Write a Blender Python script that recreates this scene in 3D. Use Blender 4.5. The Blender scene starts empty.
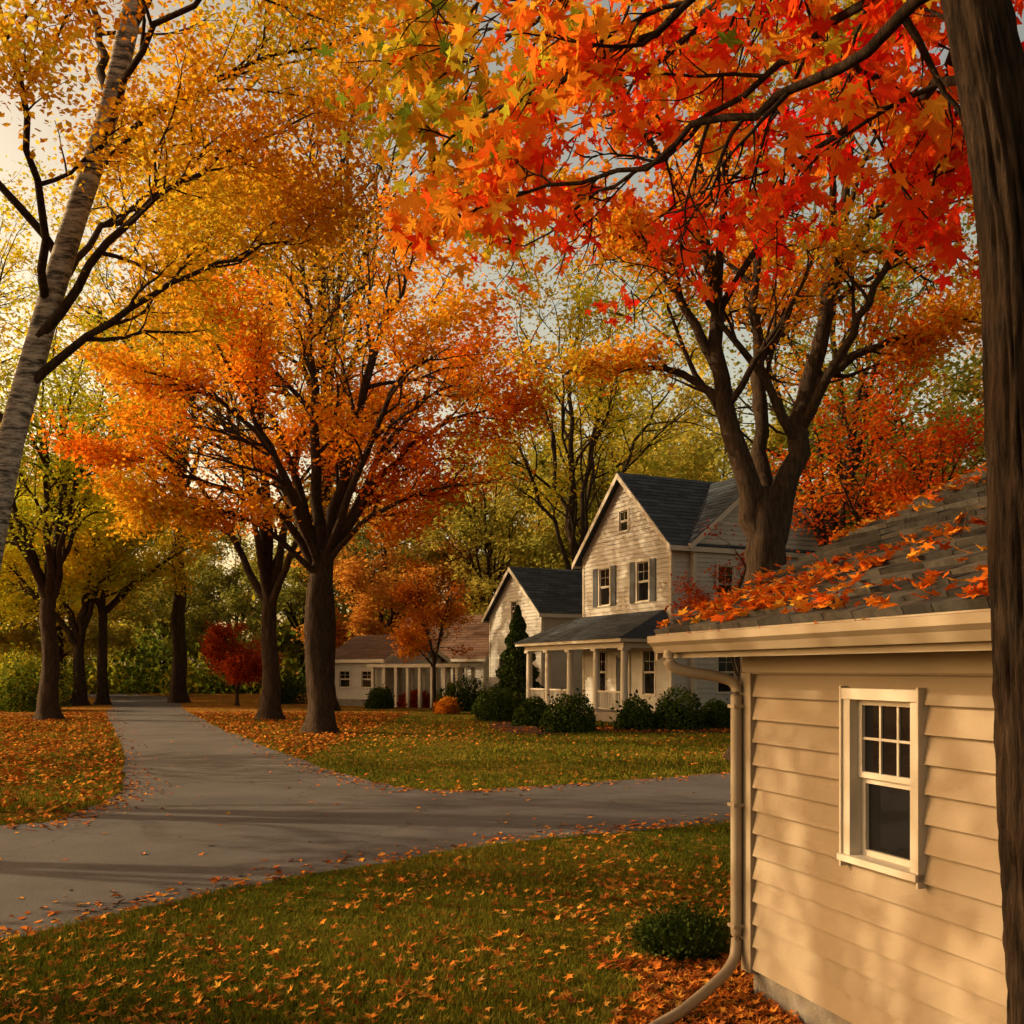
import bpy, math, numpy as np, bmesh
from mathutils import Vector
from mathutils.geometry import tessellate_polygon
scene=bpy.context.scene
A=np.array
# ------------------------------------------------------------------ helpers
class MB:
    def __init__(s): s.v=[];s.l=[];s.sz=[];s.m=[];s.t=[];s.sm=[];s.n=0
    def add(s,V,F,mat=0,t=0.5,smooth=False):
        V=np.asarray(V,float).reshape(-1,3);F=np.asarray(F,int)
        if F.ndim==1:F=F[None]
        k=len(F)
        s.v.append(V);s.l.append((F+s.n).ravel());s.sz.append(np.full(k,F.shape[1]))
        s.m.append(np.full(k,mat));s.t.append(np.broadcast_to(np.asarray(t,float),(k,)).copy());s.sm.append(np.full(k,smooth));s.n+=len(V)
    def hexa(s,b,t_,mat=0,t=0.5):
        V=np.vstack([b,t_]);F=[[3,2,1,0],[4,5,6,7],[0,1,5,4],[1,2,6,5],[2,3,7,6],[3,0,4,7]]
        s.add(V,F,mat,t)
    def box(s,fr,s0,s1,d0,d1,z0,z1,mat=0,t=0.5):
        b=[fr.p(s0,d0,z0),fr.p(s1,d0,z0),fr.p(s1,d1,z0),fr.p(s0,d1,z0)]
        u=[fr.p(s0,d0,z1),fr.p(s1,d0,z1),fr.p(s1,d1,z1),fr.p(s0,d1,z1)]
        s.hexa(b,u,mat,t)
    def tube(s,P,R,k=8,mat=0,lump=0,rng=None,cap=True,t=.5,bark=0,bf=6):
        P=np.asarray(P,float);R=np.asarray(R,float);N=len(P)
        T=np.gradient(P,axis=0);T/=np.linalg.norm(T,axis=1)[:,None]+1e-9
        a=P[-1]-P[0];ref=A([0,0,1.]) if abs(a[2])<.7*np.linalg.norm(a) else A([1.,0,0])
        B=np.cross(T,ref);B/=np.linalg.norm(B,axis=1)[:,None]+1e-9;C=np.cross(B,T)
        th=np.arange(k)*2*np.pi/k
        RR=R[:,None]*np.ones(k)[None]
        if lump and rng is not None:
            RR=RR*(1+lump*np.sin(3*th+rng.uniform(0,6))[None]+lump*.7*np.sin(5*th+rng.uniform(0,6))[None])
        if bark:
            q=np.stack([np.broadcast_to(np.cos(th)[None]*bf,(N,k)),np.broadcast_to(np.sin(th)[None]*bf,(N,k)),np.broadcast_to(P[:,2:3]*2.2/ (R.mean()/.13),(N,k))],-1).reshape(-1,3)
            rd=1-np.abs(snoise(q,1.7,3));r2=1-np.abs(snoise(q*A([1,1,1.6]),3.1,4))
            RR=RR*(1+bark*(rd.reshape(N,k)-.6)+bark*.6*(r2.reshape(N,k)-.6))
        V=P[:,None]+RR[...,None]*(np.cos(th)[None,:,None]*B[:,None]+np.sin(th)[None,:,None]*C[:,None])
        i=np.arange(N-1)[:,None]*k;j=np.arange(k)[None];j2=(j+1)%k
        F=np.stack([i+j,i+j2,i+k+j2,i+k+j],-1).reshape(-1,4)
        s.add(V.reshape(-1,3),F,mat,t,True)
        if cap:
            s.add(V[-1],[list(range(k))],mat,t);s.add(V[0],[list(range(k))[::-1]],mat,t)
    def obj(s,name,mats,parent=None,loc=(0,0,0)):
        me=bpy.data.meshes.new(name)
        V=np.vstack(s.v);L=np.concatenate(s.l);S=np.concatenate(s.sz)
        me.vertices.add(len(V));me.vertices.foreach_set('co',V.astype(np.float32).ravel())
        me.loops.add(len(L));me.loops.foreach_set('vertex_index',L.astype(np.int32))
        me.polygons.add(len(S));st=np.concatenate([[0],np.cumsum(S)[:-1]])
        me.polygons.foreach_set('loop_start',st.astype(np.int32))
        me.polygons.foreach_set('material_index',np.concatenate(s.m).astype(np.int32))
        me.polygons.foreach_set('use_smooth',np.concatenate(s.sm))
        a=me.attributes.new('t','FLOAT','FACE');a.data.foreach_set('value',np.concatenate(s.t).astype(np.float32))
        me.update(calc_edges=True)
        for m in mats: me.materials.append(m)
        o=bpy.data.objects.new(name,me);scene.collection.objects.link(o);o.location=loc
        if parent:o.parent=parent
        return o
class Fr:
    def __init__(s,O,u,n):
        s.O=A([O[0],O[1],0.]);s.u=A([u[0],u[1],0.]);s.n=A([n[0],n[1],0.])
    def p(s,a,d,z): return s.O+s.u*a+s.n*d+A([0,0,z])
def empty(name,loc=(0,0,0)):
    e=bpy.data.objects.new(name,None);scene.collection.objects.link(e);e.location=loc;e.empty_display_size=.3;return e
def snoise(P,sc,seed):
    r=np.random.default_rng(seed);o=0
    for i in range(6):
        k=r.normal(size=3);k/=np.linalg.norm(k);o=o+np.sin(P@k*sc*(1+.45*i)+r.uniform(0,6.28))/(1+.25*i)
    return o/2.4
# ------------------------------------------------------------------ materials
def newmat(name):
    m=bpy.data.materials.new(name);m.use_nodes=True;nt=m.node_tree;nt.nodes.clear()
    o=nt.nodes.new('ShaderNodeOutputMaterial');return m,nt,o
def N(nt,t,**k):
    n=nt.nodes.new(t)
    for a,b in k.items():
        if a in n.inputs: n.inputs[a].default_value=b
        else: setattr(n,a,b)
    return n
def ramp(nt,cols,src=None):
    r=nt.nodes.new('ShaderNodeValToRGB');e=r.color_ramp.elements
    for i,(p,c) in enumerate(cols):
        if i<2: q=e[i];q.position=p
        else: q=e.new(p)
        q.color=(*c,1)
    if src is not None: nt.links.new(src,r.inputs[0])
    return r
def spread(cols):
    n=len(cols);return [(i/(n-1),c) for i,c in enumerate(cols)]
def leafmat(name,cols,trans=.5):
    m,nt,o=newmat(name);at=N(nt,'ShaderNodeAttribute',attribute_name='t')
    r=ramp(nt,spread(cols),at.outputs['Fac'])
    d=N(nt,'ShaderNodeBsdfDiffuse');nt.links.new(r.outputs[0],d.inputs['Color'])
    if trans<=0: nt.links.new(d.outputs[0],o.inputs[0]);return m
    tr=N(nt,'ShaderNodeBsdfTranslucent');mx=N(nt,'ShaderNodeMixShader');mx.inputs[0].default_value=trans
    nt.links.new(r.outputs[0],tr.inputs[0])
    nt.links.new(d.outputs[0],mx.inputs[1]);nt.links.new(tr.outputs[0],mx.inputs[2]);nt.links.new(mx.outputs[0],o.inputs[0]);return m
def pmat(name,c1,c2=None,rough=.7,scale=5,bump=0,stretch=(1,1,1),detail=6,attr=0,spec=.4,bscale=None,bdist=.03):
    m,nt,o=newmat(name);b=N(nt,'ShaderNodeBsdfPrincipled');b.inputs['Roughness'].default_value=rough;b.inputs['Specular IOR Level'].default_value=spec
    tc=N(nt,'ShaderNodeTexCoord');mp=N(nt,'ShaderNodeMapping');mp.inputs['Scale'].default_value=stretch
    nt.links.new(tc.outputs['Object'],mp.inputs[0])
    no=N(nt,'ShaderNodeTexNoise',Scale=scale,Detail=detail,Roughness=.65);nt.links.new(mp.outputs[0],no.inputs['Vector'])
    c2=c2 or c1
    r=ramp(nt,[(.3,c1),(.7,c2)],no.outputs[0]);col=r.outputs[0]
    if attr:
        at=N(nt,'ShaderNodeAttribute',attribute_name='t')
        mr=N(nt,'ShaderNodeMapRange');mr.inputs['To Min'].default_value=1-attr;mr.inputs['To Max'].default_value=1+attr
        nt.links.new(at.outputs['Fac'],mr.inputs[0])
        vm=N(nt,'ShaderNodeVectorMath',operation='SCALE');nt.links.new(col,vm.inputs[0]);nt.links.new(mr.outputs[0],vm.inputs['Scale']);col=vm.outputs[0]
    nt.links.new(col,b.inputs['Base Color'])
    if bump:
        n2=N(nt,'ShaderNodeTexNoise',Scale=bscale or scale*2,Detail=8,Roughness=.7);nt.links.new(mp.outputs[0],n2.inputs['Vector'])
        bp=N(nt,'ShaderNodeBump');bp.inputs['Strength'].default_value=bump;bp.inputs['Distance'].default_value=bdist
        nt.links.new(n2.outputs[0],bp.inputs['Height']);nt.links.new(bp.outputs[0],b.inputs['Normal'])
    nt.links.new(b.outputs[0],o.inputs[0]);return m
BARK=pmat('bark_dark',(.014,.009,.006),(.075,.048,.031),.95,3.2,1.0,(5,5,.8),attr=0,spec=.1,bdist=.06)
BARKN=pmat('bark_near',(.010,.007,.005),(.085,.052,.032),.95,4,1.0,(7,7,1.0),attr=0,spec=.1,bscale=8,bdist=.06)
def birchmat():
    m,nt,o=newmat('birch_bark');b=N(nt,'ShaderNodeBsdfPrincipled',Roughness=.8)
    tc=N(nt,'ShaderNodeTexCoord');mp=N(nt,'ShaderNodeMapping');mp.inputs['Scale'].default_value=(2.2,2.2,11);nt.links.new(tc.outputs['Object'],mp.inputs[0])
    n1=N(nt,'ShaderNodeTexNoise',Scale=1.3,Detail=9,Roughness=.8);nt.links.new(mp.outputs[0],n1.inputs['Vector'])
    r=ramp(nt,[(.43,(.03,.024,.02)),(.51,(.24,.20,.165)),(.68,(.52,.47,.40))],n1.outputs[0])
    nt.links.new(r.outputs[0],b.inputs['Base Color'])
    bp=N(nt,'ShaderNodeBump',Strength=.7,Distance=.02);nt.links.new(n1.outputs[0],bp.inputs['Height']);nt.links.new(bp.outputs[0],b.inputs['Normal'])
    nt.links.new(b.outputs[0],o.inputs[0]);return m
BIRCH=birchmat()
L_ORANGE=leafmat('leaf_orange',[(.58,.10,.008),(.70,.16,.009),(.78,.26,.014),(.78,.40,.022),(.62,.45,.035)])
L_GOLD=leafmat('leaf_gold',[(.57,.20,.01),(.76,.38,.018),(.76,.50,.03),(.58,.50,.035),(.29,.35,.03)],.52)
L_YELGR=leafmat('leaf_yellowgreen',[(.70,.50,.025),(.62,.57,.035),(.44,.50,.035),(.27,.36,.03),(.13,.21,.02)],.52)
L_GREEN=leafmat('leaf_green',[(.08,.12,.016),(.16,.20,.025),(.30,.30,.03),(.46,.39,.035),(.60,.38,.035)])
L_RUST=leafmat('leaf_rust',[(.38,.09,.01),(.60,.19,.015),(.70,.31,.022),(.66,.41,.035),(.40,.36,.035)])
L_RED=leafmat('leaf_red',[(.26,.03,.012),(.46,.06,.014),(.62,.13,.014),(.66,.24,.02),(.55,.38,.04)])
L_FORE=leafmat('leaf_fore',[(.64,.008,.008),(.8,.03,.012),(.84,.10,.014),(.82,.32,.025),(.54,.52,.035),(.19,.29,.025)],.54)
L_MIX=leafmat('leaf_mix',[(.62,.06,.01),(.74,.16,.014),(.74,.32,.022),(.60,.44,.035),(.30,.34,.03)])
F_A=leafmat('leaf_far_hazed_green',[(.13,.16,.04),(.22,.24,.05),(.38,.35,.06),(.54,.42,.08)],.5)  # far leaf palettes: aerial haze painted in as paler, warmer leaf colour
F_B=leafmat('leaf_far_hazed_gold',[(.66,.38,.06),(.66,.48,.08),(.54,.50,.09),(.34,.38,.08)],.5)
F_C=leafmat('leaf_far_hazed_orange',[(.60,.22,.04),(.66,.30,.05),(.66,.42,.07)],.5)
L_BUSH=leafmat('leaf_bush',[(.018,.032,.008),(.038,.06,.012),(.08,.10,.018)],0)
L_GROUND=leafmat('leaf_fallen',[(.16,.055,.02),(.38,.10,.02),(.55,.17,.025),(.55,.27,.04),(.34,.17,.06)],0)
GRASS=leafmat('grass_blades',[(.045,.062,.008),(.095,.11,.012),(.18,.165,.02),(.28,.215,.035)],.25)
SIDN=pmat('siding_cream',(.225,.168,.108),(.285,.218,.145),.65,1.3,.12,(1,1,1),attr=.07,bscale=60)
SIDH=pmat('siding_grey',(.40,.375,.34),(.47,.44,.40),.7,2,0,attr=.08)
TRIM=pmat('white_trim',(.45,.40,.33),(.53,.475,.40),.5,3,0)
FAC=pmat('fascia_cream',(.25,.20,.135),(.33,.265,.19),.45,2,0)
SHIN=pmat('shingle_grey',(.032,.030,.027),(.085,.077,.066),.95,14,.5,attr=.6,spec=.2,bscale=90,bdist=.006)
SHINB=pmat('shingle_slate',(.04,.05,.065),(.075,.09,.115),.95,6,.2,attr=.3,spec=.2)
SHINR=pmat('shingle_brown',(.12,.065,.045),(.17,.10,.07),.95,6,.2,attr=.2,spec=.2)
SHUT=pmat('shutter_dark',(.03,.035,.045),None,.6)
CONC=pmat('concrete',(.12,.10,.085),(.24,.21,.17),.9,6,.5)
WOODF=pmat('porch_floor',(.2,.17,.14),(.26,.22,.18),.8,6,0)
INT=pmat('interior_dark',(.02,.018,.015),None,.9)
MULCH=pmat('mulch',(.035,.016,.010),(.13,.055,.028),.95,9,1.0,bscale=25,spec=.1)
def glass():
    m,nt,o=newmat('window_glass');b=N(nt,'ShaderNodeBsdfPrincipled',Roughness=.03);b.inputs['Base Color'].default_value=(.008,.008,.009,1);b.inputs['Specular IOR Level'].default_value=.45
    tc=N(nt,'ShaderNodeTexCoord');n=N(nt,'ShaderNodeTexNoise',Scale=2.5,Detail=1);nt.links.new(tc.outputs['Object'],n.inputs['Vector'])
    bp=N(nt,'ShaderNodeBump',Strength=.06,Distance=.05);nt.links.new(n.outputs[0],bp.inputs['Height']);nt.links.new(bp.outputs[0],b.inputs['Normal'])
    nt.links.new(b.outputs[0],o.inputs[0]);return m
GLASS=glass()
def groundmat():
    m,nt,o=newmat('ground_grass');b=N(nt,'ShaderNodeBsdfDiffuse')
    g=N(nt,'ShaderNodeNewGeometry');pos=g.outputs['Position'];ln=nt.links.new
    n1=N(nt,'ShaderNodeTexNoise',Scale=.35,Detail=6,Roughness=.6);ln(pos,n1.inputs['Vector'])
    n2=N(nt,'ShaderNodeTexNoise',Scale=14,Detail=8,Roughness=.8);ln(pos,n2.inputs['Vector'])
    ga=ramp(nt,[(.35,(.075,.085,.013)),(.65,(.18,.16,.027))],n1.outputs[0])
    gb=ramp(nt,[(.3,(.25,.25,.25)),(.75,(1.6,1.5,1.3))],n2.outputs[0])
    mu=N(nt,'ShaderNodeMix',data_type='RGBA',blend_type='MULTIPLY');mu.inputs[0].default_value=1
    ln(ga.outputs[0],mu.inputs[6]);ln(gb.outputs[0],mu.inputs[7])
    vo=N(nt,'ShaderNodeTexVoronoi',Scale=9);ln(pos,vo.inputs['Vector'])
    sp=N(nt,'ShaderNodeSeparateColor');ln(vo.outputs['Color'],sp.inputs[0])
    lc=ramp(nt,[(0,(.16,.055,.018)),(.35,(.36,.12,.024)),(.7,(.46,.21,.04)),(1,(.28,.15,.06))],sp.outputs[1])
    n3=N(nt,'ShaderNodeTexNoise',Scale=.22,Detail=5,Roughness=.7);ln(pos,n3.inputs['Vector'])
    sx=N(nt,'ShaderNodeSeparateXYZ');ln(pos,sx.inputs[0])
    mr=N(nt,'ShaderNodeMapRange');mr.inputs['From Min'].default_value=-4;mr.inputs['From Max'].default_value=-13;mr.inputs['To Min'].default_value=-.33;mr.inputs['To Max'].default_value=.18
    ln(sx.outputs[0],mr.inputs[0])
    s1=N(nt,'ShaderNodeMath',operation='ADD');ln(n3.outputs[0],s1.inputs[0]);ln(mr.outputs[0],s1.inputs[1])
    s2=N(nt,'ShaderNodeMath',operation='GREATER_THAN');ln(s1.outputs[0],s2.inputs[0]);ln(sp.outputs[0],s2.inputs[1])
    mx=N(nt,'ShaderNodeMix',data_type='RGBA');ln(s2.outputs[0],mx.inputs[0]);ln(mu.outputs[2],mx.inputs[6]);ln(lc.outputs[0],mx.inputs[7])
    ln(mx.outputs[2],b.inputs['Color'])
    bp=N(nt,'ShaderNodeBump',Strength=.9,Distance=.06);ln(n2.outputs[0],bp.inputs['Height']);ln(bp.outputs[0],b.inputs['Normal'])
    ln(b.outputs[0],o.inputs[0]);return m
def roadmat():
    m,nt,o=newmat('asphalt');b=N(nt,'ShaderNodeBsdfPrincipled',Roughness=.85);b.inputs['Specular IOR Level'].default_value=.3
    g=N(nt,'ShaderNodeNewGeometry');pos=g.outputs['Position'];ln=nt.links.new
    n1=N(nt,'ShaderNodeTexNoise',Scale=.5,Detail=7,Roughness=.65);ln(pos,n1.inputs['Vector'])
    n2=N(nt,'ShaderNodeTexNoise',Scale=60,Detail=4,Roughness=.9);ln(pos,n2.inputs['Vector'])
    c=ramp(nt,[(.3,(.055,.052,.058)),(.7,(.108,.101,.108))],n1.outputs[0])
    c2=ramp(nt,[(.3,(.4,.4,.4)),(.72,(1.75,1.7,1.65))],n2.outputs[0])
    mu=N(nt,'ShaderNodeMix',data_type='RGBA',blend_type='MULTIPLY');mu.inputs[0].default_value=1;ln(c.outputs[0],mu.inputs[6]);ln(c2.outputs[0],mu.inputs[7])
    nd=N(nt,'ShaderNodeTexNoise',Scale=1.5,Detail=5);ln(pos,nd.inputs['Vector'])
    ad=N(nt,'ShaderNodeMix',data_type='RGBA',blend_type='ADD');ad.inputs[0].default_value=1.0;ln(pos,ad.inputs[6]);ln(nd.outputs['Color'],ad.inputs[7])
    vo=N(nt,'ShaderNodeTexVoronoi',feature='DISTANCE_TO_EDGE',Scale=.28);ln(ad.outputs[2],vo.inputs['Vector'])
    cr=ramp(nt,[(.0,(.3,.3,.3)),(.006,(1,1,1))],vo.outputs['Distance'])
    mu2=N(nt,'ShaderNodeMix',data_type='RGBA',blend_type='MULTIPLY');mu2.inputs[0].default_value=.8;ln(mu.outputs[2],mu2.inputs[6]);ln(cr.outputs[0],mu2.inputs[7])
    ln(mu2.outputs[2],b.inputs['Base Color'])
    bp=N(nt,'ShaderNodeBump',Strength=.6,Distance=.012);ln(n2.outputs[0],bp.inputs['Height']);ln(bp.outputs[0],b.inputs['Normal'])
    ln(b.outputs[0],o.inputs[0]);return m
# ------------------------------------------------------------------ leaves
def maple_tpl():
    half=[(-90,.22),(-62,.42),(-38,.66),(-18,.40),(2,.62),(20,1.0),(38,.58),(50,.36),(66,.68),(78,.72)]
    pts=[(-90,.22)]+half[1:]+[(90,1.12)]+[(180-a,r) for a,r in half[:0:-1]]
    P=[(0,0,0)]+[(r*math.cos(math.radians(a))*.5,r*math.sin(math.radians(a))*.5,.10*r*r*(1 if i%2 else .3)) for i,(a,r) in enumerate(pts)]
    n=len(pts);F=[[0,1+i,1+(i+1)%n] for i in range(n)]
    return A(P),A(F)
MAPLE=maple_tpl()
def star_tpl():
    pts=[(-90,.3),(-38,.62),(-14,.34),(20,1.0),(52,.34),(90,1.1),(128,.34),(160,1.0),(194,.34),(218,.62)]
    P=[(0,0,0)]+[(r*math.cos(math.radians(a))*.5,r*math.sin(math.radians(a))*.5,.12*r*r) for a,r in pts]
    n=len(pts);return A(P),A([[0,1+i,1+(i+1)%n] for i in range(n)])
STAR=star_tpl()
QUAD=(A([(0,-.55,0),(.36,-.05,.1),(0,.55,0),(-.36,.05,.1)]),A([[0,1,2,3]]))
def scatter(mb,rng,C,size,tpl,t,mat,flat=.5,vary=.35,droop=0):
    M=len(C)
    if M==0:return
    n=rng.normal(size=(M,3));n[:,2]=np.abs(n[:,2])*1+flat*2.2;n/=np.linalg.norm(n,axis=1)[:,None]
    a=rng.normal(size=(M,3));a[:,2]-=droop
    a-=n*(a*n).sum(1)[:,None];a/=np.linalg.norm(a,axis=1)[:,None];b=np.cross(n,a)
    S=size*rng.uniform(1-vary,1+vary,M)
    P,F=tpl;k=len(P)
    cup=rng.uniform(-1,2.2,M)
    V=C[:,None]+S[:,None,None]*(P[None,:,0,None]*b[:,None]+P[None,:,1,None]*a[:,None]+(P[None,:,2]*cup[:,None])[...,None]*n[:,None])
    FF=(np.arange(M)[:,None,None]*k+F[None]).reshape(-1,F.shape[1])
    mb.add(V.reshape(-1,3),FF,mat,np.repeat(np.broadcast_to(t,(M,)),len(F)))
# ------------------------------------------------------------------ tree generator
def catmull(P,n):
    P=np.asarray(P,float);P=np.vstack([2*P[0]-P[1],P,2*P[-1]-P[-2]]);m=len(P)-3;out=[]
    for x in np.linspace(0,m-1e-6,n):
        i=int(x);f=x-i;a,b,c,d=P[i:i+4]
        out.append(.5*((2*b)+(c-a)*f+(2*a-5*b+4*c-d)*f*f+(3*b-a-3*c+d)*f**3))
    return A(out)
class Tree:
    def __init__(s,seed,nch=(9,7),lr=(.42,.5),up=.15,out=.3,tmin=.25,jit=.03):
        s.rng=np.random.default_rng(seed);s.seed=seed;s.nch=nch;s.lr=lr;s.up=up;s.out=out;s.tmin=tmin;s.jit=jit;s.mb=MB();s.nodes=[];s.maxl=len(nch)
    def limb(s,pts,r0,r1,level=0,n=14,trunk=False,children=True,flare=.7,bark=.12,k=24,bf=6):
        if trunk:n=max(n,44)
        P=catmull(pts,n);L=np.linalg.norm(np.diff(P,axis=0),axis=1).sum()
        if not trunk: P[1:]+=s.rng.normal(size=(n-1,3))*s.jit*L*.25
        else:
            w=np.minimum(1,np.maximum(P[:,2:3],0));P[:,0:1]+=w*r0*.12*np.sin(P[:,2:3]*1.3+s.seed);P[:,1:2]+=w*r0*.12*np.sin(P[:,2:3]*1.7+2*s.seed)
        f=np.linspace(0,1,n);R=r0+(r1-r0)*f**.85
        if trunk: R=R*(1+flare*np.exp(-np.maximum(P[:,2],0)/(r0*.9)))
        s.mb.tube(P,R,k if trunk else 9,0,.06 if trunk else .03,s.rng,bark=bark if trunk else 0,bf=bf)
        if children and not trunk: s.kids(P,R,L,level)
    def kids(s,P,R,L,level):
        rng=s.rng
        if level>=s.maxl:
            k=len(P)
            for f in np.linspace(.3,1,4): 
                x=f*(k-1);i=min(int(x),k-2);s.nodes.append(P[i]+(P[i+1]-P[i])*(x-i))
            return
        n=s.nch[level];k=len(P)
        for i in range(n+1):
            f=s.tmin+(1-s.tmin)*((i+rng.uniform(.1,.9))/n) if i<n else 1.0
            f=min(f,1.0);x=f*(k-1);j=min(int(x),k-2);p=P[j]+(P[j+1]-P[j])*(x-j);T=P[j+1]-P[j];T/=np.linalg.norm(T)+1e-9
            r=R[j]
            q=rng.normal(size=3);q-=T*(q@T);q/=np.linalg.norm(q)
            a=math.radians(rng.uniform(28,68)) if i<n else .15
            d=T*math.cos(a)+q*math.sin(a);h=A([p[0],p[1],0]);hn=np.linalg.norm(h)
            if hn>.3:d=d+h/hn*s.out
            d[2]+=s.up;d/=np.linalg.norm(d)
            ln=L*s.lr[level]*(1-.4*f)*rng.uniform(.65,1.25)
            m=7 if level==0 else 5;Q=[p];dd=d.copy()
            for z in range(m-1):
                dd=dd+rng.normal(size=3)*.17;dd[2]+=s.up*.15;dd/=np.linalg.norm(dd);Q.append(Q[-1]+dd*ln/(m-1))
            Q=A(Q);rr=max(min(r*.62,ln*.025),.006);RR=np.linspace(rr,rr*.25,m)
            s.mb.tube(Q,RR,6 if level==0 else 4,0,cap=False)
            s.kids(Q,RR,ln,level+1)
    def leaves(s,lpn,spread,size,tpl=QUAD,hue=.5,hs=.18,gap=-.75,nsc=.55,flat=.3,mat=1,droop=.4,tfun=None,keepf=None):
        Nn=A(s.nodes);rng=s.rng
        keep=snoise(Nn,nsc,s.seed+7)>gap
        if keepf is not None: keep&=keepf(Nn)
        Nn=Nn[keep]
        C=np.repeat(Nn,lpn,0)+rng.normal(size=(len(Nn)*lpn,3))*spread*A([1,1,.6])
        tn=hue+hs*snoise(C,nsc*.7,s.seed+3)+rng.normal(size=len(C))*.13
        if tfun is not None: tn=tn+tfun(C)
        scatter(s.mb,rng,C,size,tpl,np.clip(tn,0,1),mat,flat,droop=droop)
        return len(C)
def auto_limbs(T,zf,H,R,n,r,fy=1.0,az0=0):
    rng=T.rng
    for i in range(n):
        az=az0+i*2*math.pi/n*1.0+rng.uniform(-.3,.3)
        el=rng.uniform(.35,1.0);R1=R*el;top=zf+(H-zf)*(1-.75*el*el)*rng.uniform(.85,1)
        z0=zf*rng.uniform(.85,1.0);c,s_=math.cos(az),math.sin(az)*fy
        T.limb([(0,0,z0),(c*R1*.28,s_*R1*.28,z0+(top-z0)*.35),(c*R1*.65,s_*R1*.65,z0+(top-z0)*.72),(c*R1,s_*R1,top)],r*rng.uniform(.35,.55),.03,0)
    T.limb([(0,0,zf*.93),(rng.uniform(-.6,.6),rng.uniform(-.6,.6),zf+(H-zf)*.5),(rng.uniform(-1,1),rng.uniform(-1,1),H*.97)],r*.66,.03,0)
def simple_tree(name,loc,H,R,zf,r,seed,mat,lpn=16,size=.2,spread=.45,n=7,nch=(9,6),hue=.5,gap=-.75,parent=None,lean=0,hs=.18,bark=None,lr=(.42,.5),nsc=.55):
    T=Tree(seed,nch=nch,lr=lr)
    T.limb([(0,0,-.1),(lean*.4,0,zf*.5),(lean,0,zf)],r,r*.66,trunk=True)
    auto_limbs(T,zf,H,R,n,r)
    T.leaves(lpn,spread,size,hue=hue,gap=gap,hs=hs,nsc=nsc)
    return T.mb.obj(name,[bark or BARK,mat],parent,loc)
# ------------------------------------------------------------------ ground & road
gb=MB();gb.add([(-600,-200,0),(600,-200,0),(600,900,0),(-600,900,0)],[[0,1,2,3]]);gb.obj('ground',[groundmat()])
left=[(-40,9.5),(-20,11),(-12,12.6),(-7.06,13.8),(-6.6,15.2),(-6.75,17),(-7.7,19.8),(-10.5,26.9),(-15.2,38),(-20.3,50),(-25.3,63),(-34,80),(-60,105)]
right=[(-55,112),(-30,84),(-22.8,68),(-16.5,51),(-9.3,33.5),(-5.0,23.8),(-3.2,20.2),(-1.9,18.2),(-.8,17.9),(.9,18.7),(4.6,20.9),(12,25.3),(30,36)]
low=[(32,30),(14,19.5),(7,15.8),(3.15,14.1),(1.4,13.2),(-.15,12.3),(-2.6,10.0),(-4.08,7.96),(-7,5.2),(-14,1),(-40,-10)]
def sm(P,n): return catmull([(a,b,0) for a,b in P],n)[:,:2]
poly=np.vstack([sm(left,120),sm(right,120),sm(low,110)])
rr=np.random.default_rng(5);poly=poly+rr.normal(size=poly.shape)*.035
tri=tessellate_polygon([[Vector((x,y,0)) for x,y in poly]])
rb=MB();rb.add(np.c_[poly,np.full(len(poly),.005)],A(tri));
ro=rb.obj('road',[roadmat()])
bm=bmesh.new();bm.from_mesh(ro.data);bmesh.ops.recalc_face_normals(bm,faces=bm.faces)
for f in bm.faces:
    if f.normal.z<0:f.normal_flip()
bm.to_mesh(ro.data);bm.free()
def inroad(P):
    x,y=P[:,0],P[:,1];c=np.zeros(len(P),bool);px,py=poly[:,0],poly[:,1];j=len(poly)-1
    for i in range(len(poly)):
        cond=((py[i]>y)!=(py[j]>y));xi=(px[j]-px[i])*(y-py[i])/(py[j]-py[i]+1e-12)+px[i];c^=cond&(x<xi);j=i
    return c
C0=(1.573,6.61);U=A([.30,-.954]);NV=A([-.954,-.30])
nf=Fr(C0,U,NV)
BEDS=[(6.0,35.6,3.5,1.7),(1.0,38.3,1.9,5.2)]
def inbed(P):
    r=np.zeros(len(P),bool)
    for x,y,a,b in BEDS: r|=((P[:,0]-x)/a)**2+((P[:,1]-y)/b)**2<1
    return r
mb=MB();rb2=np.random.default_rng(8)
for i,(x,y,a,b) in enumerate(BEDS):
    th=np.linspace(0,2*np.pi,60,endpoint=False);w_=1+.05*np.sin(5*th)+.02*rb2.normal(size=60)
    V=np.c_[x+a*w_*np.cos(th),y+b*w_*np.sin(th),np.full(60,.02+.006*i)];mb.add(np.vstack([V,[[x,y,.05+.006*i]]]),[[k,(k+1)%60,60] for k in range(60)])
mb.obj('mulch_bed',[MULCH])
def inbuild(P):
    q=P[:,:2]-A(C0);s=q@U;d=q@NV;return (s>-.02)&(d<.02)&(d>-6.3)&(s<7.2)
rng=np.random.default_rng(11)
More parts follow.
